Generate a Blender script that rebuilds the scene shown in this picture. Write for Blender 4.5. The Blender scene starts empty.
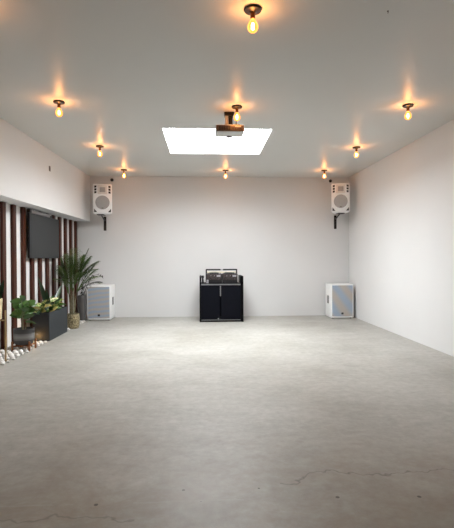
import bpy, bmesh, math, random
from mathutils import Vector, Matrix
R = math.radians
PI = math.pi
random.seed(7)
SC = bpy.context.scene
COL = SC.collection

# ------------------------------------------------------------------ materials
def mat(name, col, rough=0.5, metal=0.0, spec=0.5, noise=0.0, scale=8.0, bump=0.0, bscale=60.0):
    m = bpy.data.materials.new(name); m.use_nodes = True
    nt = m.node_tree; b = nt.nodes['Principled BSDF']
    b.inputs['Base Color'].default_value = (*col, 1)
    b.inputs['Roughness'].default_value = rough
    b.inputs['Metallic'].default_value = metal
    b.inputs['Specular IOR Level'].default_value = spec
    tc = nt.nodes.new('ShaderNodeTexCoord')
    if noise > 0:
        n = nt.nodes.new('ShaderNodeTexNoise'); n.inputs['Scale'].default_value = scale
        n.inputs['Detail'].default_value = 5
        nt.links.new(tc.outputs['Object'], n.inputs['Vector'])
        r = nt.nodes.new('ShaderNodeValToRGB')
        r.color_ramp.elements[0].position = 0.3; r.color_ramp.elements[1].position = 0.7
        r.color_ramp.elements[0].color = (*[c*(1-noise) for c in col], 1)
        r.color_ramp.elements[1].color = (*[min(1, c*(1+noise)) for c in col], 1)
        nt.links.new(n.outputs['Fac'], r.inputs['Fac'])
        nt.links.new(r.outputs['Color'], b.inputs['Base Color'])
    if bump > 0:
        n2 = nt.nodes.new('ShaderNodeTexNoise'); n2.inputs['Scale'].default_value = bscale
        nt.links.new(tc.outputs['Object'], n2.inputs['Vector'])
        bp = nt.nodes.new('ShaderNodeBump'); bp.inputs['Strength'].default_value = bump
        bp.inputs['Distance'].default_value = 0.01
        nt.links.new(n2.outputs['Fac'], bp.inputs['Height'])
        nt.links.new(bp.outputs['Normal'], b.inputs['Normal'])
    return m

def emis(name, col, s):
    m = bpy.data.materials.new(name); m.use_nodes = True
    nt = m.node_tree; nt.nodes.clear()
    e = nt.nodes.new('ShaderNodeEmission'); e.inputs['Color'].default_value = (*col, 1); e.inputs['Strength'].default_value = s
    o = nt.nodes.new('ShaderNodeOutputMaterial'); nt.links.new(e.outputs[0], o.inputs['Surface'])
    return m

def wood(name, c1, c2, rough=0.45):
    m = bpy.data.materials.new(name); m.use_nodes = True
    nt = m.node_tree; b = nt.nodes['Principled BSDF']; b.inputs['Roughness'].default_value = rough; b.inputs['Specular IOR Level'].default_value = .25
    tc = nt.nodes.new('ShaderNodeTexCoord'); mp = nt.nodes.new('ShaderNodeMapping')
    mp.inputs['Scale'].default_value = (30, 30, 1.6)
    oi = nt.nodes.new('ShaderNodeObjectInfo')
    n = nt.nodes.new('ShaderNodeTexNoise'); n.inputs['Scale'].default_value = 1.6; n.inputs['Detail'].default_value = 6
    n.noise_dimensions = '4D'
    nt.links.new(tc.outputs['Object'], mp.inputs['Vector']); nt.links.new(mp.outputs[0], n.inputs['Vector'])
    mm = nt.nodes.new('ShaderNodeMath'); mm.operation = 'MULTIPLY'; mm.inputs[1].default_value = 40
    nt.links.new(oi.outputs['Random'], mm.inputs[0]); nt.links.new(mm.outputs[0], n.inputs['W'])
    r = nt.nodes.new('ShaderNodeValToRGB')
    r.color_ramp.elements[0].position = .3; r.color_ramp.elements[0].color = (*c1, 1)
    r.color_ramp.elements[1].position = .72; r.color_ramp.elements[1].color = (*c2, 1)
    nt.links.new(n.outputs['Fac'], r.inputs['Fac']); nt.links.new(r.outputs[0], b.inputs['Base Color'])
    return m

M = {}
M['wall'] = mat('wall_paint', (.765, .768, .77), .6, 0, .3, .012, 1.5, .03, 40)
M['wall_dimmed'] = mat('back_wall_dimmed', (.67, .67, .67), .6, 0, .3, .012, 1.5, .03, 40)  # wall paint greyed down; the back wall's lower brightness is put into its colour
M['ceil'] = mat('ceiling_paint', (.655, .665, .645), .4, 0, .3, .012, 1.2, .02, 30)
M['white_box'] = mat('white_cabinet_paint', (.86, .87, .87), .45, 0, .4, .01, 20, .05, 200)
M['white_gloss'] = mat('white_frame', (.85, .85, .84), .35)
M['black'] = mat('black_plastic', (.012, .012, .014), .4, 0, .4, .1, 20)
M['black_metal'] = mat('black_metal', (.018, .015, .014), .38, .6, .5, .1, 30)
M['booth'] = mat('navy_black_laminate', (.0025, .003, .006), .5, 0, .1, .1, 4)
M['booth_edge'] = mat('black_edge_laminate', (.002, .002, .0025), .5, 0, .1, .1, 4)
M['silver'] = mat('brushed_aluminium', (.42, .43, .45), .35, 1, .5, .05, 60)
M['grey_grille'] = mat('grey_perforated_grille', (.36, .355, .35), .55, .1, .4, .1, 160, .3, 240)
M['horn'] = mat('warm_white_horn', (.72, .69, .66), .4, 0, .4, .02, 20)
M['screen'] = mat('grey_screen', (.035, .037, .039), .5, 0, .2, .04, 2)
M['bar'] = mat('grey_bar', (.36, .35, .37), .4, .2, .4, .05, 30)
M['slat'] = wood('dark_stained_slat', (.022, .004, .003), (.095, .027, .012))
M['oak'] = wood('warm_wood_leg', (.20, .075, .028), (.34, .14, .055))
M['brass'] = mat('brushed_brass', (.45, .32, .16), .35, .75, .5, .06, 40)
M['cream_pot'] = mat('satin_gold_pot', (.78, .66, .42), .38, .35, .5, .05, 30)
M['planter'] = mat('charcoal_planter', (.014, .019, .024), .5, 0, .4, .08, 14, .05, 90)
M['soil'] = mat('dark_soil', (.03, .022, .016), .9, 0, .2, .4, 60, .8, 80)
M['pebble'] = mat('white_pebble', (.82, .80, .77), .5, 0, .4, .06, 12, .1, 40)
M['leaf_dark'] = mat('dark_green_leaf', (.016, .045, .018), .32, 0, .5, .35, 14)
M['leaf'] = mat('green_leaf', (.05, .125, .022), .35, 0, .5, .35, 12)
M['palm'] = mat('palm_leaf', (.066, .115, .026), .42, 0, .4, .4, 9)
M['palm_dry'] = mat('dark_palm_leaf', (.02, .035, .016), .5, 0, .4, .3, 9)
M['stem'] = mat('green_brown_stem', (.17, .15, .09), .6, 0, .3, .35, 25, .2, 40)
M['bark'] = mat('dark_twig', (.03, .024, .02), .7, 0, .3, .3, 40)
M['vase'] = mat('dark_grey_vase', (.085, .08, .078), .3, .2, .5, .1, 10)
M['cream'] = mat('cream_plate', (.72, .66, .50), .5, 0, .4, .2, 25)
M['mauve'] = mat('brown_grey_panel', (.042, .031, .030), .4, .2, .5, .75, 55)
M['proj_back'] = mat('brown_vent_panel', (.085, .058, .05), .5, .0, .4, .4, 38)
M['proj'] = mat('pale_projector_shell', (.72, .74, .73), .4, 0, .4, .03, 20)
M['glass_lens'] = mat('lens_glass', (.10, .11, .12), .1, .2, .6)
M['socket'] = mat('bronze_socket', (.16, .062, .022), .35, .8, .5, .1, 40)
M['bronze'] = mat('dark_bronze', (.014, .010, .008), .4, .2, .5, .1, 40)
M['outlet'] = mat('grey_plate', (.18, .16, .145), .5)
M['filament'] = emis('glowing_filament', (1, .86, .55), 28)
M['pane'] = emis('daylit_skylight_pane', (.95, .985, 1), 40)
M['spot_face'] = emis('warm_spot_face', (1, .6, .22), 6)

def leaf_two_tone(name, c1, c2, scale):
    m = mat(name, c1, .38); nt = m.node_tree; b = nt.nodes['Principled BSDF']
    tc = nt.nodes.new('ShaderNodeTexCoord'); n = nt.nodes.new('ShaderNodeTexVoronoi'); n.inputs['Scale'].default_value = scale
    nt.links.new(tc.outputs['Object'], n.inputs['Vector'])
    r = nt.nodes.new('ShaderNodeValToRGB'); r.color_ramp.elements[0].color = (*c1, 1); r.color_ramp.elements[1].color = (*c2, 1)
    r.color_ramp.elements[0].position = .25; r.color_ramp.elements[1].position = .6
    nt.links.new(n.outputs['Distance'], r.inputs['Fac']); nt.links.new(r.outputs[0], b.inputs['Base Color'])
    return m
M['croton'] = leaf_two_tone('yellow_green_leaf', (.62, .58, .26), (.16, .26, .05), 34)
M['croton_gold'] = leaf_two_tone('golden_leaf', (.72, .52, .20), (.45, .42, .12), 30)

def bulb_glass():
    m = bpy.data.materials.new('amber_bulb_glass'); m.use_nodes = True
    nt = m.node_tree; nt.nodes.clear()
    tr = nt.nodes.new('ShaderNodeBsdfTransparent'); tr.inputs['Color'].default_value = (1, .80, .50, 1)
    gl = nt.nodes.new('ShaderNodeBsdfGlossy'); gl.inputs['Roughness'].default_value = .05
    e = nt.nodes.new('ShaderNodeEmission'); e.inputs['Color'].default_value = (1, .42, .09, 1); e.inputs['Strength'].default_value = .6
    fr = nt.nodes.new('ShaderNodeLayerWeight'); fr.inputs['Blend'].default_value = .25
    mx = nt.nodes.new('ShaderNodeMixShader'); ad = nt.nodes.new('ShaderNodeAddShader'); o = nt.nodes.new('ShaderNodeOutputMaterial')
    nt.links.new(fr.outputs['Fresnel'], mx.inputs[0]); nt.links.new(tr.outputs[0], mx.inputs[1]); nt.links.new(gl.outputs[0], mx.inputs[2])
    nt.links.new(mx.outputs[0], ad.inputs[0]); nt.links.new(e.outputs[0], ad.inputs[1]); nt.links.new(ad.outputs[0], o.inputs['Surface'])
    return m
M['bulb'] = bulb_glass()

def grille_moire(name, direction):
    """blue grey metal mesh with broad tan waves across it"""
    m = mat(name, (.4, .44, .5), .5, .15); nt = m.node_tree; b = nt.nodes['Principled BSDF']
    tc = nt.nodes.new('ShaderNodeTexCoord'); mp = nt.nodes.new('ShaderNodeMapping')
    mp.inputs['Rotation'].default_value = (0, R(direction), 0)
    w = nt.nodes.new('ShaderNodeTexWave'); w.wave_type = 'BANDS'; w.bands_direction = 'Z'
    w.inputs['Scale'].default_value = 3.4 if abs(direction) < 20 else 1.1
    w.inputs['Distortion'].default_value = 2.2; w.inputs['Detail'].default_value = 1.0; w.inputs['Detail Scale'].default_value = 1.1
    nt.links.new(tc.outputs['Object'], mp.inputs['Vector']); nt.links.new(mp.outputs[0], w.inputs['Vector'])
    r = nt.nodes.new('ShaderNodeValToRGB')
    r.color_ramp.elements[0].position = .1; r.color_ramp.elements[0].color = (.33, .40, .50, 1)
    r.color_ramp.elements[1].position = .9; r.color_ramp.elements[1].color = (.45, .41, .37, 1)
    nt.links.new(w.outputs['Fac'], r.inputs['Fac'])
    v = nt.nodes.new('ShaderNodeTexVoronoi'); v.inputs['Scale'].default_value = 150
    nt.links.new(tc.outputs['Object'], v.inputs['Vector'])
    bp = nt.nodes.new('ShaderNodeBump'); bp.inputs['Strength'].default_value = .3; bp.inputs['Distance'].default_value = .003
    nt.links.new(v.outputs['Distance'], bp.inputs['Height']); nt.links.new(bp.outputs[0], b.inputs['Normal'])
    nt.links.new(r.outputs[0], b.inputs['Base Color'])
    return m

def striped_pot():
    m = mat('striped_charcoal_pot', (.05, .05, .05), .5); nt = m.node_tree; b = nt.nodes['Principled BSDF']
    tc = nt.nodes.new('ShaderNodeTexCoord'); sx = nt.nodes.new('ShaderNodeSeparateXYZ')
    nt.links.new(tc.outputs['Object'], sx.inputs[0])
    nz = nt.nodes.new('ShaderNodeTexNoise'); nz.inputs['Scale'].default_value = 22
    mp = nt.nodes.new('ShaderNodeMapping'); mp.inputs['Scale'].default_value = (.5, .5, 6)
    nt.links.new(tc.outputs['Object'], mp.inputs[0]); nt.links.new(mp.outputs[0], nz.inputs['Vector'])
    r = nt.nodes.new('ShaderNodeValToRGB'); cr = r.color_ramp
    cr.elements[0].position = 0; cr.elements[0].color = (.02, .02, .022, 1)
    cr.elements[1].position = 1; cr.elements[1].color = (.025, .025, .027, 1)
    for p, c in ((.28, .03), (.36, .12), (.5, .20), (.66, .13), (.76, .03)):
        e = cr.elements.new(p); e.color = (c, c*.97, c*.95, 1)
    mr = nt.nodes.new('ShaderNodeMapRange'); mr.inputs[1].default_value = 0; mr.inputs[2].default_value = .225
    nt.links.new(sx.outputs['Z'], mr.inputs[0])
    ad = nt.nodes.new('ShaderNodeMath'); ad.operation = 'MULTIPLY_ADD'; ad.inputs[1].default_value = .16
    sb = nt.nodes.new('ShaderNodeMath'); sb.operation = 'SUBTRACT'; sb.inputs[1].default_value = .08
    nt.links.new(nz.outputs['Fac'], ad.inputs[0]); nt.links.new(mr.outputs[0], ad.inputs[2])
    nt.links.new(ad.outputs[0], sb.inputs[0]); nt.links.new(sb.outputs[0], r.inputs['Fac'])
    nt.links.new(r.outputs[0], b.inputs['Base Color'])
    return m
M['striped'] = striped_pot()

def woven():
    m = mat('woven_gold_basket', (.4, .33, .18), .5, .2); nt = m.node_tree; b = nt.nodes['Principled BSDF']
    tc = nt.nodes.new('ShaderNodeTexCoord')
    v = nt.nodes.new('ShaderNodeTexVoronoi'); v.inputs['Scale'].default_value = 42; v.feature = 'F1'
    nt.links.new(tc.outputs['Object'], v.inputs['Vector'])
    r = nt.nodes.new('ShaderNodeValToRGB')
    r.color_ramp.elements[0].position = .1; r.color_ramp.elements[0].color = (.46, .39, .23, 1)
    r.color_ramp.elements[1].position = .75; r.color_ramp.elements[1].color = (.13, .10, .05, 1)
    nt.links.new(v.outputs['Distance'], r.inputs['Fac']); nt.links.new(r.outputs[0], b.inputs['Base Color'])
    bp = nt.nodes.new('ShaderNodeBump'); bp.inputs['Strength'].default_value = .7; bp.inputs['Distance'].default_value = .01; bp.invert = True
    nt.links.new(v.outputs['Distance'], bp.inputs['Height']); nt.links.new(bp.outputs[0], b.inputs['Normal'])
    return m
M['woven'] = woven()

def concrete():
    m = bpy.data.materials.new('polished_concrete'); m.use_nodes = True
    nt = m.node_tree; N = nt.nodes.new; L = nt.links.new; b = nt.nodes['Principled BSDF']
    tc = N('ShaderNodeTexCoord'); P = tc.outputs['Object']
    def noise(scale, det, rgh=.55, vec=None, dist=0):
        n = N('ShaderNodeTexNoise'); n.inputs['Scale'].default_value = scale; n.inputs['Detail'].default_value = det
        n.inputs['Roughness'].default_value = rgh; n.inputs['Distortion'].default_value = dist
        L(vec or P, n.inputs['Vector']); return n.outputs['Fac']
    def ramp(f, stops):
        r = N('ShaderNodeValToRGB'); cr = r.color_ramp
        cr.elements[0].position, cr.elements[0].color = stops[0][0], (*stops[0][1], 1)
        cr.elements[1].position, cr.elements[1].color = stops[-1][0], (*stops[-1][1], 1)
        for p, c in stops[1:-1]:
            e = cr.elements.new(p); e.color = (*c, 1)
        L(f, r.inputs['Fac']); return r.outputs['Color']
    def math_(op, a, bb=None, cc=None, clamp=False):
        n = N('ShaderNodeMath'); n.operation = op; n.use_clamp = clamp
        for i, x in enumerate((a, bb, cc)):
            if x is None: continue
            if isinstance(x, (int, float)): n.inputs[i].default_value = x
            else: L(x, n.inputs[i])
        return n.outputs[0]
    def mix(f, a, c2, mode='MIX'):
        n = N('ShaderNodeMix'); n.data_type = 'RGBA'; n.blend_type = mode
        if isinstance(f, (int, float)): n.inputs[0].default_value = f
        else: L(f, n.inputs[0])
        for s, x in ((6, a), (7, c2)):
            if isinstance(x, tuple): n.inputs[s].default_value = (*x, 1)
            else: L(x, n.inputs[s])
        return n.outputs[2]
    base = ramp(noise(.75, 7, .62, dist=.4), [(.32, (.325, .313, .283)), (.5, (.385, .378, .353)), (.68, (.44, .437, .412))])
    mp = N('ShaderNodeMapping'); mp.inputs['Scale'].default_value = (1.6, 3.2, 1); L(P, mp.inputs[0])
    streak = ramp(noise(1.6, 6, .7, mp.outputs[0], .8), [(.3, (.90, .895, .885)), (.7, (1.09, 1.09, 1.09))])
    c = mix(1.0, base, streak, 'MULTIPLY')
    fine = ramp(noise(14, 8, .75), [(.3, (.82, .815, .80)), (.7, (1.14, 1.14, 1.14))])
    c = mix(1.0, c, fine, 'MULTIPLY')
    sx = N('ShaderNodeSeparateXYZ'); L(P, sx.inputs[0]); X, Y = sx.outputs['X'], sx.outputs['Y']
    # browner in blotches towards the near end of the slab
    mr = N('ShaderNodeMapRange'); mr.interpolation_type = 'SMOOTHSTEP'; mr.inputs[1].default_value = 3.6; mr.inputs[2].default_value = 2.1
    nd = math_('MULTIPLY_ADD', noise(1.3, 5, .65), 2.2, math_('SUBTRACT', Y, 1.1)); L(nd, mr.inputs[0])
    blotch = ramp(noise(2.6, 8, .72, dist=.6), [(.34, (.15, .15, .15)), (.66, (.75, .75, .75))])
    c = mix(math_('MULTIPLY', mr.outputs[0], blotch), c, (.27, .215, .155))
    # straight saw cut that crosses the near floor, and wandering hairline cracks
    nz = math_('SUBTRACT', noise(2.2, 4, .6), .5)
    def line(center, wob, width, xlo, xhi, wobf=nz):
        d = math_('ABSOLUTE', math_('SUBTRACT', math_('MULTIPLY_ADD', wobf, wob, Y), center))
        ln = math_('SUBTRACT', 1.0, math_('DIVIDE', d, width), clamp=True)
        g1 = math_('GREATER_THAN', X, xlo); g2 = math_('LESS_THAN', X, xhi)
        return math_('MULTIPLY', math_('MULTIPLY', ln, g1), g2)
    brk = math_('GREATER_THAN', noise(3.0, 3), .46)
    cut = math_('MULTIPLY', line(2.38, .05, .010, -3, .2), brk)
    c = mix(math_('MULTIPLY', cut, .35), c, (.42, .40, .36))
    cr1 = line(2.62, .55, .009, .42, 3.2)
    c = mix(math_('MULTIPLY', cr1, .6), c, (.09, .08, .07))
    cr2 = line(2.24, .5, .010, -3.2, -.35)
    c = mix(math_('MULTIPLY', cr2, .45), c, (.10, .09, .08))
    cr3 = line(4.9, 1.6, .008, -.6, 1.6)
    c = mix(math_('MULTIPLY', math_('MULTIPLY', cr3, brk), .35), c, (.16, .15, .14))
    # dark chips along the near line
    v = N('ShaderNodeTexVoronoi'); v.inputs['Scale'].default_value = 9.5; L(P, v.inputs['Vector'])
    near = math_('LESS_THAN', math_('ABSOLUTE', math_('SUBTRACT', Y, 2.36)), .16)
    spk = math_('MULTIPLY', math_('LESS_THAN', v.outputs['Distance'], .105), near)
    vs_ = N('ShaderNodeSeparateColor'); L(v.outputs['Color'], vs_.inputs[0])
    spk = math_('MULTIPLY', spk, math_('GREATER_THAN', vs_.outputs[0], .45))
    c = mix(math_('MULTIPLY', spk, .8), c, (.05, .043, .037))
    L(c, b.inputs['Base Color'])
    rr = N('ShaderNodeMapRange'); rr.inputs[3].default_value = .36; rr.inputs[4].default_value = .58
    L(noise(1.7, 6, .65), rr.inputs[0]); L(rr.outputs[0], b.inputs['Roughness'])
    b.inputs['Specular IOR Level'].default_value = .35
    bp = N('ShaderNodeBump'); bp.inputs['Strength'].default_value = .08; bp.inputs['Distance'].default_value = .01
    L(noise(9, 8, .7), bp.inputs['Height']); L(bp.outputs[0], b.inputs['Normal'])
    return m
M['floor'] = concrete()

# ------------------------------------------------------------------ mesh helpers
class MB:
    def __init__(s): s.bm = bmesh.new()
    def box(s, x0, x1, y0, y1, z0, z1, bev=0.0, seg=2, taper=None):
        vs = [s.bm.verts.new((x, y, z)) for x in (x0, x1) for y in (y0, y1) for z in (z0, z1)]
        q = [(0,1,3,2), (4,6,7,5), (0,4,5,1), (2,3,7,6), (0,2,6,4), (1,5,7,3)]
        fs = [s.bm.faces.new([vs[i] for i in f]) for f in q]
        if taper:                         # narrows the back (y1) about its centre
            cx = (x0+x1)/2
            for v in vs:
                if v.co.y == y1 or abs(v.co.y-y1) < 1e-6: v.co.x = cx+(v.co.x-cx)*taper
        if bev > 0:
            es = list({e for f in fs for e in f.edges})
            bmesh.ops.bevel(s.bm, geom=es, offset=bev, segments=seg, profile=.5, affect='EDGES')
        return s
    def lathe(s, prof, n=24, c=(0,0,0), ax='Z', close=False):
        rings = []
        for r, h in prof:
            ring = []
            for i in range(n):
                a = 2*PI*i/n; p = (r*math.cos(a), r*math.sin(a), h)
                if ax == 'Y': p = (p[0], p[2], p[1])
                if ax == 'X': p = (p[2], p[0], p[1])
                ring.append(s.bm.verts.new((p[0]+c[0], p[1]+c[1], p[2]+c[2])))
            rings.append(ring)
        for a, b in zip(rings, rings[1:]):
            for i in range(n):
                s.bm.faces.new((a[i], a[(i+1) % n], b[(i+1) % n], b[i]))
        s.bm.faces.new(rings[0][::-1]); s.bm.faces.new(rings[-1])
        return s
    def tube(s, pts, rad, n=8):
        pts = [Vector(p) for p in pts]
        if isinstance(rad, (int, float)): rad = [rad]*len(pts)
        rings = []
        for i, p in enumerate(pts):
            d = (pts[min(i+1, len(pts)-1)]-pts[max(i-1, 0)]).normalized()
            u = d.cross(Vector((0, 0, 1)))
            if u.length < 1e-3: u = d.cross(Vector((0, 1, 0)))
            u.normalize(); w = d.cross(u)
            rings.append([s.bm.verts.new(p+(u*math.cos(2*PI*k/n)+w*math.sin(2*PI*k/n))*rad[i]) for k in range(n)])
        for a, b in zip(rings, rings[1:]):
            for i in range(n): s.bm.faces.new((a[i], a[(i+1) % n], b[(i+1) % n], b[i]))
        s.bm.faces.new(rings[0][::-1]); s.bm.faces.new(rings[-1])
        return s
    def prism(s, poly, y0, y1):            # polygon in xz, extruded along y
        a = [s.bm.verts.new((x, y0, z)) for x, z in poly]; b = [s.bm.verts.new((x, y1, z)) for x, z in poly]
        n = len(poly)
        for i in range(n): s.bm.faces.new((a[i], a[(i+1) % n], b[(i+1) % n], b[i]))
        s.bm.faces.new(a[::-1]); s.bm.faces.new(b)
        return s
    def leaf(s, base, d, up, length, width, droop=.3, fold=.15, seg=6, tip=1.0, thick=.0012):
        """a tapering blade with a midrib fold, curving down by droop; given a real thickness"""
        base = Vector(base); d = Vector(d).normalized(); up = Vector(up)
        side = d.cross(up)
        if side.length < 1e-3: side = d.cross(Vector((1, 0, .1)))
        side.normalize(); nrm = side.cross(d).normalized()
        top = []; bot = []
        for i in range(seg+1):
            t = i/seg
            w = width*.5*(math.sin(PI*min(1, t**.8*.97+.03))**.75)*(1-.25*t*tip)
            if i == seg: w = width*.02
            p = base+d*(length*t)-Vector((0, 0, 1))*(droop*length*t*t)
            row = [p+side*w*k+nrm*(fold*w*abs(k)) for k in (-1, 0, 1)]
            top.append([s.bm.verts.new(q+nrm*thick*.5) for q in row]); bot.append([s.bm.verts.new(q-nrm*thick*.5) for q in row])
        for i in range(seg):
            for k in (0, 1):
                s.bm.faces.new((top[i][k], top[i][k+1], top[i+1][k+1], top[i+1][k]))
                s.bm.faces.new((bot[i][k], bot[i+1][k], bot[i+1][k+1], bot[i][k+1]))
            s.bm.faces.new((top[i][0], top[i+1][0], bot[i+1][0], bot[i][0]))
            s.bm.faces.new((top[i][2], bot[i][2], bot[i+1][2], top[i+1][2]))
        for j in (0, seg):
            s.bm.faces.new((top[j][0], bot[j][0], bot[j][1], top[j][1])); s.bm.faces.new((top[j][1], bot[j][1], bot[j][2], top[j][2]))
        return s
    def build(s, name, m, parent=None, smooth=False, loc=None):
        bmesh.ops.recalc_face_normals(s.bm, faces=s.bm.faces)
        me = bpy.data.meshes.new(name); s.bm.to_mesh(me); s.bm.free()
        me.materials.append(m)
        if smooth:
            for p in me.polygons: p.use_smooth = True
            try: me.set_sharp_from_angle(angle=R(40))
            except Exception: pass
        o = bpy.data.objects.new(name, me); COL.objects.link(o)
        if loc: o.location = loc
        if parent: o.parent = parent
        return o

def thing(name, label, cat, loc=(0,0,0), rz=0, group=None):
    o = bpy.data.objects.new(name, None); COL.objects.link(o); o.empty_display_size = .1
    o.location = loc; o.rotation_euler = (0, 0, rz)
    return tag(o, label, cat, group)
def tag(o, label, cat, group=None):
    o['label'] = label; o['category'] = cat
    if group: o['group'] = group
    return o
def struct(o): o['kind'] = 'structure'; return o
def dup(o, parent=None):
    c = o.copy(); COL.objects.link(c)
    if parent: c.parent = parent
    for ch in list(o.children): dup(ch, c)
    return c

# ------------------------------------------------------------------ room shell
XR, XL, XS, YB, YF, ZC, ZS = 3.19, -2.86, -2.53, 9.93, -3.0, 3.05, 2.08
SKX0, SKX1, SKY0, SKY1 = -.584, .943, 6.25, 7.75
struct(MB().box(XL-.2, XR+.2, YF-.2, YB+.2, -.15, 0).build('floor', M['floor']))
c = MB()
c.box(XL-.2, SKX0, YF-.2, YB+.2, ZC, ZC+.25); c.box(SKX1, XR+.2, YF-.2, YB+.2, ZC, ZC+.25)
c.box(SKX0, SKX1, YF-.2, SKY0, ZC, ZC+.25); c.box(SKX0, SKX1, SKY1, YB+.2, ZC, ZC+.25)
struct(c.build('ceiling', M['ceil']))
struct(MB().box(XL-.2, XR+.2, YB, YB+.2, 0, ZC).build('wall_back', M['wall_dimmed']))
struct(MB().box(XR, XR+.2, YF-.2, YB, 0, ZC).build('wall_right', M['wall']))
SL = .02                                  # the left wall closes in slightly towards the back
def lx(x, y): return x+(y-6.0)*SL
wl = MB(); wl.prism([(XL-.4, 0), (XL, 0), (XL, ZS), (XS-.02, ZS), (XS-.02, ZC), (XL-.4, ZC)], YF-.2, YB)
for v in wl.bm.verts:
    if v.co.x > XL-.3: v.co.x = lx(v.co.x, v.co.y)
struct(wl.build('wall_left', M['wall']))
w = MB()      # rear wall with the wide opening the room is entered by
w.box(XL, -1.5, YF-.2, YF, 0, ZC); w.box(1.9, XR, YF-.2, YF, 0, ZC); w.box(-1.5, 1.9, YF-.2, YF, 2.5, ZC)
struct(w.build('wall_rear', M['wall']))
wf = MB(); t = .012; zf = ZC+.004; zt = ZC+.33       # a white lined shaft with the pane at its top
wf.box(SKX0, SKX0+t, SKY0, SKY1, zf, zt); wf.box(SKX1-t, SKX1, SKY0, SKY1, zf, zt)
wf.box(SKX0+t, SKX1-t, SKY0, SKY0+t, zf, zt); wf.box(SKX0+t, SKX1-t, SKY1-t, SKY1, zf, zt)
win = struct(wf.build('window_1', M['white_gloss']))
MB().box(SKX0+t, SKX1-t, SKY0+t, SKY1-t, ZC+.29, ZC+.305).build('pane', M['pane'], win)

# ------------------------------------------------------------------ ceiling lamps
def make_lamp():
    r = thing('ceiling_lamp', '', 'lamp')
    MB().lathe([(.030, 0), (.058, -.003), (.060, -.010), (.056, -.018), (.022, -.024), (.018, -.028)], 28).build('canopy', M['bronze'], r, True)
    MB().lathe([(.017, -.026), (.018, -.034), (.0155, -.038), (.0165, -.066), (.013, -.072)], 20).build('socket', M['socket'], r, True)
    b = MB().lathe([(.012, -.070), (.017, -.080), (.028, -.098), (.036, -.118), (.0375, -.132), (.034, -.148), (.024, -.162), (.010, -.170), (.002, -.171)], 24).build('bulb', M['bulb'], r, True)
    f = MB()
    f.lathe([(.003, -.100), (.0085, -.104), (.0095, -.125), (.0085, -.146), (.003, -.150)], 10)
    f.build('filament', M['filament'], b, True)
    return r
lamp0 = make_lamp()
LX, LY = (-1.63, .38, 2.40), (3.21, 5.23, 7.22, 9.13)
POS = {(1,0): (.346, 3.235), (1,1): (.38, 5.31), (1,3): (.42, 9.147), (0,1): (-1.636, 5.225), (0,2): (-1.643, 7.25), (0,3): (-1.604, 9.157),
       (2,1): (2.363, 5.19), (2,2): (2.43, 7.185), (2,3): (2.415, 9.086)}
lamps = [
 (1, 0, 'amber bulb ceiling lamp nearest the camera, top centre of the photo'),
 (1, 1, 'amber bulb ceiling lamp hanging just in front of the projector'),
 (1, 3, 'amber bulb ceiling lamp beyond the skylight, above the DJ booth'),
 (0, 1, 'amber bulb ceiling lamp nearest to the camera in the left row'),
 (0, 2, 'amber bulb ceiling lamp, middle one of the left row'),
 (0, 3, 'amber bulb ceiling lamp beside the left wall speaker, furthest of the left row'),
 (2, 1, 'amber bulb ceiling lamp nearest to the camera in the right row'),
 (2, 2, 'amber bulb ceiling lamp, middle one of the right row'),
 (2, 3, 'amber bulb ceiling lamp beside the right wall speaker, furthest of the right row'),
 (0, 0, 'amber bulb ceiling lamp just past the top left corner of the photo'),
 (2, 0, 'amber bulb ceiling lamp just past the top right corner of the photo')]
for i, (a, b, lab) in enumerate(lamps):
    o = lamp0 if i == 0 else dup(lamp0)
    o.scale = (1.06, 1.06, 1); lp = POS.get((a, b), (LX[a], LY[b])); o.location = (*lp, ZC); tag(o, lab, 'lamp', 'bare bulb ceiling lamps')
    ld = bpy.data.lights.new('bulb_light', 'POINT'); ld.energy = 5.2; ld.color = (1, .44, .17); ld.shadow_soft_size = .02
    lo = bpy.data.objects.new('bulb_light', ld); COL.objects.link(lo); lo.location = (*lp, ZC-.125)

# ------------------------------------------------------------------ projector
p = thing('projector', 'ceiling mounted projector with pale underside in front of the skylight', 'projector', (.306, 5.42, 2.783))
body = MB().box(-.172, .172, 0, .25, 0, .088, .012, 3).build('body', M['proj'], p, True)
MB().box(-.165, .165, -.004, .004, .008, .080, .003, 1).build('vent_panel', M['proj_back'], p)
s = MB()
for k in range(7): s.box(-.135+k*.020, -.123+k*.020, -.007, -.003, .018, .070)
s.build('vent_slots', M['black'], p)
s = MB()
for k in range(4): s.lathe([(.008, -.009), (.008, -.002)], 10, (.035+k*.028, 0, .035), 'Y')
s.build('socket_row', M['black'], p, True)
MB().box(.06, .13, -.008, -.003, .055, .070, .002, 1).build('port_strip', M['silver'], p)
MB().lathe([(.030, -.016), (.034, -.012), (.034, .004)], 24, (0, .20, 0)).build('lens_ring', M['bar'], p, True)
MB().lathe([(.022, -.018), (.024, -.010)], 20, (0, .20, 0)).build('lens', M['glass_lens'], p, True)
mt = MB(); mt.box(-.065, .055, .09, .21, .250, .267, .004, 1); mt.box(-.065, .125, .06, .20, .0885, .108, .004, 1)
mt.tube([(.014, .15, .105), (.014, .15, .255)], .026, 14)
mt.box(.075, .083, .08, .16, .10, .15); mt.box(-.060, .05, .10, .20, .225, .245, .004, 1)
mo = mt.build('mount', M['black_metal'], p)
MB().box(-.055, -.016, .11, .19, .115, .228, .005, 2).build('cable_box', M['bar'], p)

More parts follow.
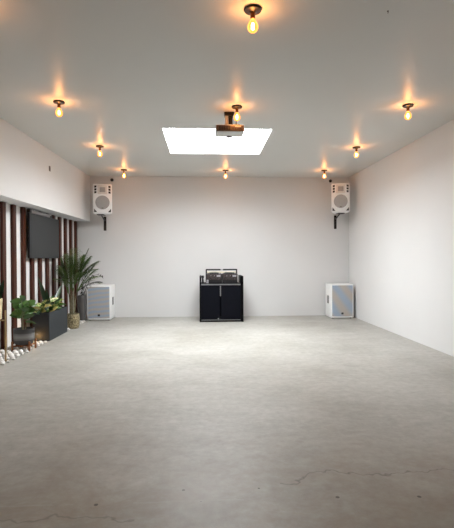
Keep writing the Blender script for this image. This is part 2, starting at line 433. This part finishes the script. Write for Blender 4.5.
# ------------------------------------------------------------------ wall speakers
def make_wall_speaker():
    r = thing('wall_speaker', '', 'speaker')
    W, D, H = .38, .33, .60
    MB().box(-W/2, W/2, -D/2, D/2, 0, H, .022, 3, taper=.72).build('cabinet', M['white_box'], r, True)
    y = -D/2
    pl = MB().box(-.095, .095, y-.012, y+.01, .395, .575, .012, 2).build('horn', M['horn'], r, True)
    MB().box(-.058, .058, y-.0145, y-.008, .43, .535, .01, 2).build('horn_throat', M['grey_grille'], pl, True)
    MB().lathe([(.150, y+.004), (.150, y-.008), (.143, y-.013)], 40, (0, 0, .225), 'Y').build('woofer_ring', M['white_box'], r, True)
    MB().lathe([(.140, y-.010), (.139, y-.015), (.10, y-.021), (.05, y-.024), (.01, y-.025)], 40, (0, 0, .225), 'Y').build('woofer_grille', M['grey_grille'], r, True)
    for sx in (-1, 1):
        v = MB()
        for k in range(3):
            z0 = .405+k*.057
            v.prism([(sx*.118, z0+.008), (sx*.160, z0), (sx*.160, z0+.043), (sx*.118, z0+.047)], y-.006, y+.006)
        v.build('vent', M['black'], r)
        MB().prism([(sx*.165, .03), (sx*.165, .10), (sx*.125, .05), (sx*.105, .03)], y-.006, y+.006).build('corner_port', M['black'], r)
    MB().box(-.018, .018, y-.030, y-.018, .098, .120, .002, 1).build('badge', M['outlet'], r)
    return r
ws = make_wall_speaker(); ws.location = (-2.10, 9.50, 2.19); ws.rotation_euler.z = R(10)
tag(ws, 'white loudspeaker mounted high at the left end of the back wall', 'speaker', 'white wall speakers')
w2 = dup(ws); w2.location = (2.86, 9.48, 2.225); w2.rotation_euler.z = R(-14)
tag(w2, 'white loudspeaker mounted high in the right back corner', 'speaker', 'white wall speakers')

def make_bracket():
    r = thing('speaker_bracket', '', 'bracket')
    MB().box(-.028, .028, -.018, 0, 0, .30, .004, 1).build('wall_strip', M['black_metal'], r)
    MB().tube([(0, -.015, .22), (0, -.12, .24), (0, -.36, .305)], .014, 10).build('arm', M['black_metal'], r, True)
    MB().box(-.07, .07, -.47, -.28, .297, .312, .003, 1).build('cradle_plate', M['black_metal'], r)
    return r
br = make_bracket(); br.location = (-2.15, 9.931, 1.878)
tag(br, 'black metal wall bracket under the left wall speaker', 'bracket', 'black speaker brackets')
b2 = dup(br); b2.location = (2.88, 9.931, 1.913)
tag(b2, 'black metal wall bracket under the right wall speaker', 'bracket', 'black speaker brackets')

def make_fitting():
    r = thing('wall_fitting', '', 'wall fitting')
    MB().lathe([(.030, 0), (.034, -.004), (.034, -.020), (.026, -.034), (.010, -.040)], 20, (0, 0, 0), 'Y').build('housing', M['black'], r, True)
    MB().lathe([(.010, -.040), (.009, -.046), (.004, -.048)], 12, (0, 0, 0), 'Y').build('eye', M['glass_lens'], r, True)
    return r
ft = make_fitting(); ft.location = (-1.995, 9.93, 2.972)
tag(ft, 'small round black wall fitting above the left wall speaker', 'wall fitting', 'round black wall fittings')
f2 = dup(ft); f2.location = (2.772, 9.93, 2.972)
tag(f2, 'small round black wall fitting above the right wall speaker', 'wall fitting', 'round black wall fittings')
pt = thing('wall_plate', 'small dark grey plate high on the left wall', 'wall plate', (lx(XS-.02, 7.53), 7.53, 2.70), -math.atan(SL))
MB().box(0, .010, -.028, .028, 0, .085, .003, 1).build('plate', M['outlet'], pt)
MB().box(.010, .013, -.013, .013, .022, .062, .001, 1).build('insert', M['bronze'], pt)
hk = thing('ceiling_hook', 'tiny dark screw hook in the ceiling near the top right', 'hook', (1.32, 3.225, ZC)); hk.scale = (.7, .7, .6)
MB().lathe([(.010, 0), (.009, -.004), (.004, -.008)], 12).build('base', M['bronze'], hk, True)
MB().tube([(0, 0, -.006), (0, 0, -.014), (.006, 0, -.020), (.002, 0, -.027), (-.005, 0, -.023)], .0022, 6).build('hook', M['bronze'], hk, True)

# ------------------------------------------------------------------ subwoofers
def make_sub(m_gr, side):
    r = thing('floor_speaker', '', 'speaker')
    W, D, H = .485, .45, .722
    f = .014
    cab = MB().box(-W/2, W/2, -D/2, D/2, f, H, .014, 3).build('cabinet', M['white_box'], r, True)
    MB().box(-W/2+.026, W/2-.026, -D/2-.006, -D/2+.01, .05, H-.026, .004, 1).build('grille', m_gr, r)
    y = -D/2-.006
    MB().box(-.024, .024, y-.006, y+.002, .088, .128, .004, 1).build('badge', M['black'], r)
    for sx in (-1, 1):
        h = MB(); x = sx*W/2
        h.box(min(x-sx*.01, x+sx*.004), max(x-sx*.01, x+sx*.004), -.055, .055, .30, .47, .008, 2)
        ho = h.build('handle_recess', M['black'], r, True)
        MB().box(min(x+sx*.003, x+sx*.009), max(x+sx*.003, x+sx*.009), -.012, .012, .305, .465, .003, 1).build('grip', M['black_metal'], ho)
    for sx in (-1, 1):
        for sy in (-1, 1):
            MB().lathe([(.018, 0), (.020, .004), (.020, f+.004)], 14, (sx*(W/2-.05), sy*(D/2-.05), 0)).build('foot', M['black'], r, True)
    return r
sb = make_sub(grille_moire('blue_grey_mesh', 6), 1); sb.location = (-2.190, 9.69, 0)
tag(sb, 'white floor subwoofer with blue grey grille beside the palm', 'speaker', 'white floor subwoofers')
s2 = make_sub(grille_moire('blue_grey_mesh_diagonal', -50), -1); s2.location = (2.878, 9.62, 0)
tag(s2, 'white floor subwoofer with blue grey grille in the right back corner', 'speaker', 'white floor subwoofers')

# ------------------------------------------------------------------ dj booth
BX = .328
bo = thing('dj_booth', 'black two door DJ booth standing at the middle of the back wall', 'dj booth', (BX, 9.05, 0))
W = .438
MB().box(-W, -W+.032, 0, .60, 0, .918, .003, 1).build('side_panel', M['booth_edge'], bo)
MB().box(W-.058, W, 0, .60, 0, .918, .003, 1).build('side_panel', M['booth_edge'], bo)
xa, xb, xm = -W+.033, W-.059, -.022
MB().box(xa, xm-.008, .010, .030, .055, .730, .004, 1).build('door', M['booth'], bo)
MB().box(xm+.008, xb, .010, .030, .055, .730, .004, 1).build('door', M['booth'], bo)
MB().box(xm-.011, xm+.011, .002, .012, .520, .728, .003, 1).build('handle', M['silver'], bo)
MB().box(xa, xb, .004, .60, .742, .772, .002, 1).build('worktop', M['booth_edge'], bo)
MB().box(xa, xb, -.002, .005, .738, .762, .001, 1).build('edge_strip', M['silver'], bo)
MB().box(xa, xb, .020, .58, 0, .053).build('plinth', M['booth_edge'], bo)
MB().box(xa, xb, .010, .018, .036, .046).build('kick_rail', M['silver'], bo)
MB().box(-.075, -.055, .004, .011, .060, .070).build('badge', M['white_gloss'], bo)
MB().box(xa, xb, .575, .595, .053, .742).build('back_panel', M['booth_edge'], bo)
MB().box(-W-.004, -W, .10, .13, .38, .46, .001, 1).build('latch', M['silver'], bo)

def make_deck():
    r = thing('dj_deck', '', 'dj deck')
    MB().box(-.154, .154, 0, .30, .042, .190, .008, 2).build('body', M['black'], r, True)
    MB().box(-.146, .146, -.005, .004, .066, .184, .002, 1).build('rear_panel', M['mauve'], r)
    for i in range(6): MB().lathe([(.011, -.014), (.012, -.004)], 10, (-.118+i*.047, 0, .095), 'Y').build('jack', M['black'], r, True)
    for i in range(4): MB().lathe([(.007, -.016), (.008, -.004)], 8, (-.10+i*.035, 0, .150), 'Y').build('plug', M['bar'] if i % 2 else M['black'], r, True)
    MB().box(.05, .125, -.012, -.003, .130, .165, .002, 1).build('label_plate', M['bar'], r)
    MB().box(-.154, .154, .012, .29, 0, .043, .003, 1).build('base', M['black'], r)
    MB().lathe([(.105, .189), (.105, .205), (.095, .214), (.03, .214)], 32, (0, .15, 0)).build('jog_wheel', M['black'], r, True)
    for i in range(5): MB().lathe([(.010, .189), (.009, .211)], 10, (-.12+i*.06, .03, 0)).build('knob', M['black'], r, True)
    return r
dk = make_deck(); dk.location = (.183, 9.10, .7735)
tag(dk, 'black DJ deck on the left half of the booth top', 'dj deck', 'DJ decks on the booth')
d2 = dup(dk); d2.location = (.501, 9.10, .7735)
tag(d2, 'black DJ deck on the right half of the booth top', 'dj deck', 'DJ decks on the booth')
st = thing('equipment_stand', 'black tube stand with a cream tray standing over the DJ decks', 'stand', (.342, 9.43, .7735))
for sx in (-1, 1): MB().tube([(sx*.315, .09, .016), (sx*.315, .02, .034), (sx*.315, 0, .12), (sx*.315, 0, .262)], .014, 10).build('post', M['black'], st, True)
MB().box(-.327, -.02, -.013, .013, .250, .280, .005, 2).build('top_bar', M['black'], st)
MB().box(.03, .327, -.013, .013, .250, .280, .005, 2).build('top_bar', M['black'], st)
MB().box(-.02, .03, -.008, .008, .257, .273, .004, 1).build('coupling', M['silver'], st)
MB().box(-.30, .30, -.03, .05, .196, .226, .006, 2).build('tray', M['cream'], st)
bx = thing('metal_box', 'small silver grey box in front of the left DJ deck', 'box', (.048, 9.065, .7735))
MB().box(-.022, .022, 0, .030, 0, .072, .004, 2).build('casing', M['silver'], bx, True)
MB().box(-.014, .014, -.003, .003, .02, .05, .001, 1).build('face', M['bar'], bx)
cp = thing('control_knob', 'small black knob standing beside the left side panel of the booth top', 'knob', (-.046, 9.16, .7735))
MB().lathe([(.026, 0), (.022, .02), (.018, .10), (.028, .115), (.028, .145), (.020, .155)], 18).build('knob', M['black'], cp, True)

# ------------------------------------------------------------------ slat wall
n_from = ['first from the left edge of the photo', 'second from the left edge of the photo', 'third from the left edge of the photo',
          'just left of the television', 'behind the left end of the television', 'behind the left middle of the television',
          'behind the right middle of the television', 'behind the right end of the television',
          'first to the right of the television', 'second to the right of the television', 'last one, next to the back wall']
for k in range(11):
    yf = 6.565+.3345*k
    o = MB().box(-2.858, -2.815, yf-.102, yf, .002, ZS-.004, .003, 1).build('wall_slat', M['slat'])
    me = o.data
    c = Vector((-2.8365, yf-.051, 0))
    for v in me.vertices: v.co -= c
    o.location = c+Vector(((yf-6.05)*SL, 0, 0)); o.rotation_euler.z = -math.atan(SL)
    tag(o, 'dark brown vertical wood slat on the left wall, '+n_from[k], 'slat', 'wood slats on the left wall')

tv = thing('television', 'large grey screen television hung on the slatted left wall', 'television', (-2.735, 7.935, 1.285), -math.atan(SL)*.6)
MB().box(-.028, .012, -.69, .67, 0, .715, .004, 1).build('casing', M['black'], tv)
MB().box(.008, .016, -.655, .655, .008, .700, .001, 1).build('screen', M['screen'], tv)
MB().box(-.02, .018, -.62, .20, .717, .768, .004, 1).build('top_bar', M['bar'], tv)
MB().box(-.028, .014, -.69, -.622, .717, .780, .003, 1).build('end_block', M['black'], tv)
MB().box(-.028, .014, .21, .33, .717, .755, .003, 1).build('end_block', M['black'], tv)
MB().box(-.052, -.028, -.25, .25, .18, .58, .003, 1).build('mount', M['black_metal'], tv)

# ------------------------------------------------------------------ pebbles
def pebble_mesh(seed):
    rnd = random.Random(seed); bm = bmesh.new()
    bmesh.ops.create_icosphere(bm, subdivisions=2, radius=1)
    a, b_ = rnd.uniform(-.25, .25), rnd.uniform(-.25, .25)
    for v in bm.verts:
        x, y, z = v.co
        v.co = Vector((x*(1+a*y), y*(1+b_*z)*.82, z*.62*(1+.2*x*b_)+.62))
    me = bpy.data.meshes.new('pebble'); bm.to_mesh(me); bm.free(); me.materials.append(M['pebble'])
    for p_ in me.polygons: p_.use_smooth = True
    return me
PM = [pebble_mesh(i) for i in range(6)]
POTS = [(-2.675, 5.80, .20), (-2.545, 6.50, .10), (-2.41, 8.45, .13), (-2.545, 9.42, .11)]
def pebbles(y0, y1, label, group, xm=-2.425):
    y = y0; row = 0
    while y < y1:
        x = xm + (-.035 if row % 2 else 0)
        while x > -2.79:
            px, py = x+random.uniform(-.006, .006), y+random.uniform(-.006, .006)
            s_ = random.uniform(.029, .036)
            if px > -2.46: s_ *= .8
            inpl = (-2.70 < px < -2.37 and 7.07 < py < 8.19)
            leg = any(math.hypot(px-lx, py-ly) < .055 for lx, ly in LEGS)
            if not inpl and not leg and not any(math.hypot(px-a, py-b) < r+.04 for a, b, r in POTS[2:]):
                o = bpy.data.objects.new('pebble', random.choice(PM)); COL.objects.link(o)
                o.location = (px, py, 0); o.scale = (s_, s_, s_*random.uniform(.8, 1.2)); o.rotation_euler.z = random.uniform(0, 6.28)
                tag(o, label, 'pebble', group)
            x -= .080
        y += .072; row += 1
LEGS = [(-2.645+dx, 5.76+dy) for dx, dy in ((.165, 0), (0, .165), (-.165, 0), (0, -.165))] + [(-2.545+sx*.115, 6.50+sy*.115) for sx in (-1, 1) for sy in (-1, 1)] + [(-2.60, 6.93)]
pebbles(5.56, 7.06, 'white pebble in the bed around the plant stands', 'white pebbles around the plant stands')
pebbles(8.20, 9.40, 'white pebble in the bed around the woven basket', 'white pebbles around the woven basket')

# ------------------------------------------------------------------ plants
def pot_prof(rb, rt, h, th=.012):
    return [(rb*.9, 0), (rb, .01), (rt, h-.004), (rt-.004, h), (rt-th, h-.002), (rt-th-.004, h-.05)]

# tall stand at the very left edge
g = thing('plant_stand', 'tall thin brass plant stand at the left edge of the photo', 'plant stand', (-2.645, 5.76, 0))
for dx, dy in ((.165, 0), (0, .165), (-.165, 0), (0, -.165)):
    MB().box(dx-.008, dx+.008, dy-.008, dy+.008, 0, .64, .002, 1).build('leg', M['brass'], g)
q = MB(); q.box(-.157, .157, -.007, .007, .508, .522, .002, 1); q.box(-.007, .007, -.157, -.0075, .508, .522, .002, 1); q.box(-.007, .007, .0075, .157, .508, .522, .002, 1)
q.build('crossbar', M['brass'], g)
g = thing('potted_plant', 'dark leaved plant in a pale gold pot cut off by the left edge', 'plant', (-2.645, 5.76, .523))
MB().lathe(pot_prof(.110, .122, .262), 36).build('pot', M['cream_pot'], g, True)
MB().lathe([(.106, .195), (.108, .22), (.02, .228)], 24).build('soil', M['soil'], g, True)
rnd = random.Random(4)
for i in range(11):
    a = i*2.4; d = (math.cos(a)*.30, math.sin(a)*.30, 1)
    MB().leaf((math.cos(a)*.05, math.sin(a)*.05, .20), d, (.35, -.94, .1), rnd.uniform(.26, .34), .085, .05, .25).build('leaf', M['leaf_dark'], g, True)

# striped pot on wooden stand
g = thing('plant_stand', 'low wooden four legged stand under the striped charcoal pot', 'plant stand', (-2.545, 6.50, 0))
for sx in (-1, 1):
    for sy in (-1, 1):
        MB().box(sx*.115-.012, sx*.115+.012, sy*.115-.012, sy*.115+.012, 0, .135, .004, 2).build('leg', M['oak'], g)
q = MB(); q.box(-.115, .115, -.012, .012, .055, .078, .002, 1); q.box(-.012, .012, -.115, -.0125, .055, .078, .002, 1); q.box(-.012, .012, .0125, .115, .055, .078, .002, 1)
for a in range(4):
    pass
q.tube([(-.115, -.115, .066), (.115, .115, .066)], .010, 8); q.tube([(.115, -.115, .066), (-.115, .115, .066)], .010, 8)
q.build('crossbar', M['oak'], g)
g = thing('potted_plant', 'broad leaved green plant in the striped charcoal pot on wooden legs', 'plant', (-2.545, 6.50, .079))
MB().lathe([(.085, 0), (.118, .012), (.134, .05), (.138, .12), (.138, .218), (.135, .225), (.127, .224), (.123, .175)], 44).build('pot', M['striped'], g, True)
MB().lathe([(.121, .165), (.124, .180), (.02, .190)], 24).build('soil', M['soil'], g, True)
stems = MB(); lv = []
rnd = random.Random(11)
for i, (dx, dy, h) in enumerate([(-.02, .0, .42), (.03, .02, .34), (.0, -.03, .28), (-.05, .03, .30)]):
    top = (dx*1.6, dy*1.6, .2+h)
    stems.tube([(dx*.5, dy*.5, .19), (dx, dy, .2+h*.5), top], [.007, .006, .004], 7)
    nl = 6
    for j in range(nl):
        t = .66+.34*j/(nl-1); a = i*1.3+j*2.4
        up = .95 if j == nl-1 else rnd.uniform(.25, .75)
        lv.append(((dx*(.5+1.1*t), dy*(.5+1.1*t), .2+h*t), (math.cos(a), math.sin(a), up), rnd.uniform(.12, .165), rnd.uniform(.095, .12)))
stems.build('stem', M['stem'], g, True)
lv += [((.01, -.03, .36), (.85, -.2, .55), .21, .08), ((.02, -.02, .32), (1, -.35, .12), .19, .045)]
for (p0, d, ln, wd) in lv:
    MB().leaf(p0, d, (.35+.3*math.sin(ln*90), -.94, .3), ln, wd, .22, .2, 7).build('leaf', M['leaf'], g, True)

# long planter box
PY0, PY1 = 7.13, 8.05
g = thing('planter_box', 'long charcoal planter box with mixed green and yellow plants', 'planter', (-2.535, 7.59, 0))
hx, hy, H = .127, (PY1-PY0)/2, .442
q = MB(); q.box(-hx, hx, -hy, -hy+.015, .002, H, .003, 1); q.box(-hx, hx, hy-.015, hy, .002, H, .003, 1)
q.box(-hx, -hx+.015, -hy+.015, hy-.015, .002, H, .003, 1); q.box(hx-.015, hx, -hy+.015, hy-.015, .002, H, .003, 1)
q.box(-hx+.015, hx-.015, -hy+.015, hy-.015, .002, .02)
q.build('box', M['planter'], g)
MB().box(-hx+.016, hx-.016, -hy+.016, hy-.016, .34, .39).build('soil', M['soil'], g)
rnd = random.Random(21)
for i, (dx, dy) in enumerate([(-.02, -.36), (.03, -.16), (-.01, .04), (.02, .24)]):
    pl = MB().tube([(dx, dy, .385), (dx+.01, dy, .46), (dx, dy+.01, .54)], [.009, .007, .004], 7).build('croton_plant', M['stem'], g, True)
    for j in range(22):
        a = j*2.4+i; el = rnd.uniform(.2, 1.5); zz = rnd.uniform(.42, .57)
        m_ = M['croton_gold'] if (j % 6 == 0) else (M['croton'] if j % 3 == 1 else (M['leaf'] if j % 3 else M['leaf_dark']))
        MB().leaf((dx, dy, zz), (math.cos(a), math.sin(a), el), (.5, -.8, .5), rnd.uniform(.12, .21), rnd.uniform(.045, .075), .25, .2, 6).build('leaf', m_, pl, True)
dp = MB().tube([(0, -.05, .385), (0, -.05, .44)], [.014, .010], 8).build('dark_plant', M['stem'], g, True)
for (b0, d, ln, wd) in [((0, -.10, .42), (.02, -.78, 1.0), .80, .085), ((.02, -.12, .42), (.05, -.5, 1.0), .46, .07), ((.02, .0, .42), (.1, .72, .9), .58, .08),
                        ((0, 0, .42), (.1, .3, 1.0), .30, .05), ((.0, -.05, .42), (-.5, .3, 1.0), .30, .05)]:
    MB().leaf(b0, d, (.35, -.94, .05), ln, wd, .06, .25, 8).build('leaf', M['leaf_dark'], dp, True)

# palm in the woven basket
g = thing('potted_palm', 'tall feathery palm in a woven gold basket in front of the slats', 'plant', (-2.425, 8.45, 0))
MB().lathe([(.088, 0), (.104, .012), (.116, .09), (.118, .17), (.111, .262), (.108, .270), (.097, .268), (.094, .20)], 40).build('basket', M['woven'], g, True)
MB().lathe([(.086, .19), (.089, .215), (.02, .225)], 24).build('soil', M['soil'], g, True)
rnd = random.Random(5)
def frond(base, az, el, ln, droop, m_, nl=22, lw=.016, ll=.24):
    q = MB(); pts = []
    d = Vector((math.cos(az)*math.cos(el), math.sin(az)*math.cos(el), math.sin(el)))
    N_ = 14
    for i in range(N_+1):
        t = i/N_
        pts.append(Vector(base)+d*(ln*t)-Vector((0, 0, droop*ln*t**2.3)))
    q.tube(pts, [.007*(1-.8*i/N_)+.0012 for i in range(N_+1)], 6)
    for i in range(nl):
        t = .34+.64*i/(nl-1); f = t*N_; k = min(int(f), N_-1); p_ = pts[k].lerp(pts[k+1], f-k)
        tg = (pts[k+1]-pts[k]).normalized(); sd = tg.cross(Vector((0, 0, 1)))
        if sd.length < .05: sd = Vector((math.sin(az), -math.cos(az), 0))
        sd.normalize()
        L_ = ll*math.sin(PI*(.22+.70*(t-.34)/.66))*rnd.uniform(.85, 1.1)
        for s_ in (-1, 1):
            q.leaf(p_, tg*.62+sd*s_*.9+Vector((0, 0, rnd.uniform(-.05, .2))), (0, 0, 1), L_, lw, .22, .2, 4, thick=.0008)
    return q.build('frond', m_, g, True)
for (bx_, by_, tx, ty, tz) in [(-.02, .0, -.05, .03, .75), (.02, .01, .02, .0, .80), (.0, -.03, .01, -.04, .70), (.01, .03, .06, .04, .68), (-.03, -.02, -.06, -.05, .66)]:
    MB().tube([(bx_, by_, .21), (bx_+(tx-bx_)*.3, by_+(ty-by_)*.3, .42), (tx, ty, tz)], [.013, .011, .007], 8).build('stem', M['stem'], g, True)
fr_specs = [  # az (deg), elevation, length, droop, stem top
 (90, 84, .82, .10, 0), (-60, 80, .80, .12, 1), (-110, 78, .78, .12, 2), (120, 80, .78, .10, 4), (-150, 80, .74, .10, 4),
 (0, 66, .78, .22, 1), (-30, 70, .76, .2, 1), (20, 58, .72, .26, 3), (5, 62, .84, .2, 3), (-8, 54, .80, .25, 1), (-25, 47, .70, .3, 3), (12, 72, .86, .16, 1), (-15, 50, .66, .30, 1), (60, 72, .74, .2, 3), (-80, 68, .70, .22, 2), (-50, 60, .62, .3, 2),
 (100, 66, .66, .25, 0), (0, 80, .80, .12, 3), (-70, 74, .74, .16, 1), (30, 66, .72, .22, 1), (-130, 66, .66, .2, 2), (170, 70, .6, .2, 4), (-20, 62, .5, .3, 0), (-90, 84, .6, .1, 1), (10, 40, .58, .34, 3), (-95, 55, .60, .35, 4), (150, 82, .70, .08, 0)]
tops = [(-.05, .03, .75), (.02, .0, .80), (.01, -.04, .70), (.06, .04, .68), (-.06, -.05, .66)]
for az, el, ln, dr, si in fr_specs:
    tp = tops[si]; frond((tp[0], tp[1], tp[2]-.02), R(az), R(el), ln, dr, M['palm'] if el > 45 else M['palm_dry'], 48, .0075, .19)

# dark vase with dry twigs
g = thing('floor_vase', 'tall dark grey floor vase with dry twigs between slats and subwoofer', 'vase', (-2.522, 9.40, 0))
MB().lathe([(.070, 0), (.078, .008), (.082, .26), (.084, .52), (.081, .528), (.073, .526), (.072, .45)], 36).build('vase', M['vase'], g, True)
MB().lathe([(.069, .42), (.071, .45), (.02, .455)], 20).build('filling', M['soil'], g, True)
rnd = random.Random(9)
for k, pts in enumerate([
   [(0, 0, .44), (.05, -.02, .66), (.13, -.04, .84), (.24, -.06, .93), (.36, -.08, .955), (.45, -.09, .90)],
   [(.02, 0, .44), (.07, -.04, .60), (.14, -.08, .74), (.20, -.10, .86), (.25, -.11, .95)],
   [(0, .01, .44), (.03, -.06, .64), (.08, -.12, .82), (.12, -.15, .98), (.19, -.17, 1.10)],
   [(-.01, 0, .44), (.02, -.03, .70), (.05, -.05, .92), (.10, -.06, 1.12)]]):
    q = MB().tube(pts, [.006, .0055, .005, .0045, .0038, .003][:len(pts)], 6)
    for i in range(1, len(pts)):
        for j in range(3):
            t = rnd.random(); p_ = Vector(pts[i-1]).lerp(Vector(pts[i]), t)
            q.leaf(p_, (rnd.uniform(-.3, 1), rnd.uniform(-.6, .6), rnd.uniform(-.6, .8)), (0, 0, 1), rnd.uniform(.05, .09), .020, .3, .2, 4)
    q.build('twig', M['bark'], g, True)

# little garden spot hidden low between the pot stand and the planter, lighting the planter's end
g = thing('ground_spotlight', 'small warm spotlight in the pebbles at the end of the planter', 'spotlight', (-2.60, 6.93, 0))
MB().lathe([(.022, 0), (.024, .004), (.010, .008), (.008, .045)], 16).build('spike', M['black_metal'], g, True)
MB().tube([(0, -.02, .055), (0, .02, .062)], [.018, .022], 16).build('head', M['black_metal'], g, True)
MB().tube([(0, .0195, .062), (0, .022, .0624)], [.0175, .0175], 16).build('lens', M['spot_face'], g, True)
ld = bpy.data.lights.new('spot_light', 'POINT'); ld.energy = 1.1; ld.color = (1, .55, .2); ld.shadow_soft_size = .015
lo = bpy.data.objects.new('spot_light', ld); COL.objects.link(lo); lo.location = (-2.60, 7.03, .075)

# ------------------------------------------------------------------ daylight, world, camera
ld = bpy.data.lights.new('doorway_daylight', 'AREA'); ld.shape = 'RECTANGLE'; ld.size = 3.3; ld.size_y = 2.4; ld.energy = 3; ld.color = (1, .88, .74)
lo = bpy.data.objects.new('doorway_daylight', ld); COL.objects.link(lo); lo.location = (.2, YF-.1, 1.25); lo.rotation_euler = (R(90), 0, 0)
wd = bpy.data.worlds.new('world'); SC.world = wd; wd.use_nodes = True
wd.node_tree.nodes['Background'].inputs[0].default_value = (.75, .82, .9, 1); wd.node_tree.nodes['Background'].inputs[1].default_value = .06

cd = bpy.data.cameras.new('camera'); cam = bpy.data.objects.new('camera', cd); COL.objects.link(cam)
cd.sensor_fit = 'AUTO'; cd.sensor_width = 36; cd.lens = 454/528*36; cd.clip_start = .05
yaw = math.atan(22/454); pit = -math.atan(6/454); rol = R(.2)
fw = Vector((math.sin(yaw)*math.cos(pit), math.cos(yaw)*math.cos(pit), math.sin(pit)))
rt = Vector((math.cos(yaw), -math.sin(yaw), 0)); up = rt.cross(fw)
r2 = rt*math.cos(rol)-up*math.sin(rol); u2 = up*math.cos(rol)+rt*math.sin(rol)
m4 = Matrix((r2, u2, -fw)).transposed().to_4x4(); m4.translation = (0, 0, 1.28)
cam.matrix_world = m4
SC.camera = cam
vs = SC.view_settings; vs.view_transform = 'Standard'; vs.look = 'None'; vs.gamma = 1; vs.use_curve_mapping = False; vs.exposure = 0
